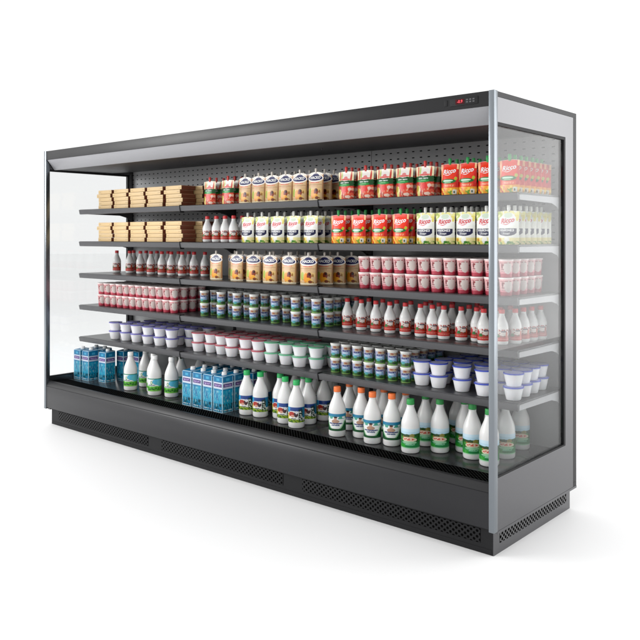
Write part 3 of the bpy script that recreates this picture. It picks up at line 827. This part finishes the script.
def ar(x0, n, d): return [x0 + d * i for i in range(n)]

# cheese boxes: stacks of five, two rows, on the two upper shelves of the left bay
for z in (1.58, 1.34):
    for ri, (yy, dx) in enumerate(((.395, 0), (.522, .062))):
        for ci, x in enumerate((-3.388, -3.187, -2.986, -2.787, -2.578)):
            for l in range(5):
                ox = (-.022 if l == 3 else (.004 if l % 2 else -.003)) + rnd.uniform(-.002, .002)
                if l == 3 and ri: ox = 0
                tilt = math.radians((1.2, -1.0, 1.5, -.5, 1.0)[l] if ci % 2 else (-.8, 1.3, -1.2, .6, -.4)[l])
                o = place('cheese_box', 'cheese_box', x + dx + ox, yy, z + .0005 + l * .0280, tilt,
                      f"pale flat cheese box, {ORD[l]} from bottom of {ORD[ci]} stack from left, {ROW[ri]} row, {SHN[z]}", 'box', 'stacked cheese boxes ' + SHG[z])

# top shelf
put('salad', grid([-2.238, -2.066], .36, 3, .058), 1.58, 'middle', rot=(0, 2))
put('beige', grid([-1.905, -1.790, -1.675, -1.560, -1.445, -1.325], .36, 4, .075, .004), 1.58, 'middle', rot=(1, 2))
put('salad', grid([-1.093, -.957, -.826, -.703, -.578], .35, 4, .056), 1.58, 'right', rot=(0, 2))
put('red_pouch', grid([-.425, -.327, -.218, -.106], .345, 7, .057), 1.58, 'right', rot=(0, 2))
# second shelf
put('small_bottle', grid([-2.288, -2.199, -2.113, -2.035], .38, 3, .07, .006), 1.34, 'middle', rot=(22, 8))
put('mayo', grid([-1.882, -1.753, -1.624, -1.489, -1.358], .355, 5, .064), 1.34, 'middle', rot=(0, 2))
put('red_pouch', grid([-1.143, -1.002, -.863, -.723], .345, 5, .060), 1.34, 'right', rot=(0, 2))
put('mayo', grid([-.572, -.457, -.342, -.228, -.110], .345, 7, .057), 1.34, 'right', rot=(0, 2))
# third shelf
put('small_bottle', [[(-3.470, .490), (-3.311, .50), (-3.179, .50), (-3.049, .50), (-2.924, .50), (-2.814, .50), (-2.697, .50), (-2.614, .54), (-2.533, .57)],
                     [(-3.405, .600), (-3.250, .600), (-3.115, .600), (-2.980, .600), (-2.860, .600), (-2.745, .600)]], 1.10, 'left', rot=(25, 10))
put('beige', [[(-2.190, .37), (-1.995, .37), (-1.845, .37), (-1.690, .36), (-1.535, .36), (-1.382, .36)],
              [(-2.005, .43), (-1.875, .44), (-1.72, .42), (-1.57, .42), (-1.418, .415)],
              [(-1.97, .50), (-1.82, .51), (-1.665, .49), (-1.515, .485), (-1.345, .46)],
              [(-1.94, .57), (-1.80, .58), (-1.65, .56), (-1.50, .555), (-1.300, .525)], [(-2.110, .46), (-1.42, .60), (-1.246, .585)]], 1.10, 'middle', rot=(6, 5))
put('pink_cup', grid(ar(-.960, 12, .0760), .345, 5, .0775), 1.10, 'right', 2, .0856, rot=(28, 3), jit=.0008)
# fourth shelf
put('pink_cup', grid(ar(-3.440, 12, .0777), .345, 4, .0775), .86, 'left', 2, .0856, rot=(38, 5), jit=.0008)
put('blue_cup', [[(-2.301, .366), (-2.128, .358), (-1.981, .36), (-1.829, .36), (-1.644, .356), (-1.469, .346), (-1.309, .345)]] +
    [[(x, .445 + .075 * k) for x in (-2.290, -2.118, -1.971, -1.819, -1.634, -1.459, -1.300)] for k in range(4)], .86, 'middle', 2, .0816, rot=(30, 14), jit=.002)
S4 = [[(-1.155, .44), (-1.045, .425), (-.938, .415), (-.838, .41), (-.742, .415), (-.641, .405), (-.567, .40), (-.495, .395), (-.405, .41), (-.326, .43), (-.262, .385), (-.182, .410)],
      [(-1.163, .53), (-1.069, .525), (-.971, .525), (-.876, .52), (-.783, .525), (-.690, .525), (-.604, .525), (-.512, .50), (-.418, .515), (-.350, .510), (-.232, .495), (-.150, .485)],
      [(-.74, .65), (-.60, .65), (-.45, .65), (-.33, .62), (-.24, .61), (-.148, .565)],
      [(-.140, .640)], [(-.128, .715)]]
put('small_bottle', S4, .86, 'right', rot=(26, 9))
# lowest shelf
put('violet_tub', [ar_ for ar_ in [[(x, .37) for x in ar(-3.306, 6, .133)], [(x, .480) for x in (-3.235, -3.11, -2.967, -2.834, -2.705, -2.575)], [(x, .60) for x in (-3.199, -3.054, -2.924, -2.787, -2.655, -2.527)]]], .62, 'left', 2, .0632, rot=(0, 20))
put('red_tub', [[(-2.368, .375), (-2.262, .392), (-2.150, .385), (-2.033, .366), (-1.915, .375), (-1.794, .366)],
                [(x, .485) for x in ar(-2.305, 6, .112)], [(x, .590) for x in ar(-2.215, 7, .112)]], .62, 'middle', 2, .0632, rot=(0, 20))
put('green_tub', [[(-1.678, .362), (-1.565, .372), (-1.452, .366), (-1.338, .380)], [(x, .485) for x in (-1.600, -1.495, -1.390, -1.290)]], .62, 'middle', 2, .0632, rot=(0, 20))
put('blue_cup', grid([-1.181, -1.103, -1.026, -.947, -.869, -.789, -.706], .365, 5, .078), .62, 'right', 2, .0816, rot=(28, 8), jit=.001)
put('blue_tub', [[(-.608, .368), (-.503, .362), (-.369, .36), (-.232, .335), (-.085, .345)],
                 [(-.545, .475), (-.430, .470), (-.305, .462), (-.195, .435), (-.092, .447)],
                 [(-.535, .580), (-.425, .575), (-.315, .570), (-.205, .545), (-.102, .550)],
                 [(-.520, .685), (-.410, .680), (-.300, .675), (-.205, .650), (-.108, .655)]], .62, 'right', 2, .0632, rot=(0, 20))
# bottom deck
put('carton', [[(-3.586, .262), (-3.484, .272), (-3.330, .312)], [(-3.575, .372), (-3.470, .380), (-3.290, .440)], [(-3.18, .50)]], .31, 'left', rot=(0, 1.5))
put('meadow', [[(-2.943, .245), (-2.675, .252), (-2.542, .286)], [(-2.972, .395), (-2.765, .310), (-2.60, .415)], [(-2.72, .46), (-2.57, .56)]], .31, 'left', rot=(24, 7))
put('carton', grid([-2.2535, -2.1540, -2.0545, -1.9580], .222, 2, .0985) + [[(-2.24, .45), (-2.13, .45), (-2.02, .45), (-1.91, .43)]], .31, 'middle', rot=(0, .6), jit=.001)
put('cow', [[(-1.795, .265), (-1.688, .276), (-1.580, .330), (-1.474, .262), (-1.353, .226)],
            [(-1.787, .405), (-1.612, .500), (-1.455, .400), (-1.362, .335), (-1.350, .462)],
            [(-1.49, .56), (-1.40, .60)]], .31, 'middle', rot=(22, 5))
put('boy', [[(-1.060, .236), (-.950, .300), (-.834, .245), (-.732, .278)],
            [(-1.103, .390), (-.866, .390), (-.737, .410)], [(-1.14, .50), (-.96, .48), (-.86, .53)]], .31, 'right', rot=(28, 3))
put('farm', [[(-.585, .232), (-.477, .331), (-.300, .338), (-.182, .290)],
             [(-.600, .390), (-.390, .418), (-.186, .455)], [(-.640, .56), (-.500, .54), (-.330, .60), (-.205, .650)]], .31, 'right', rot=(26, 4))
print('COUNTS', COUNT, sum(COUNT.values()))
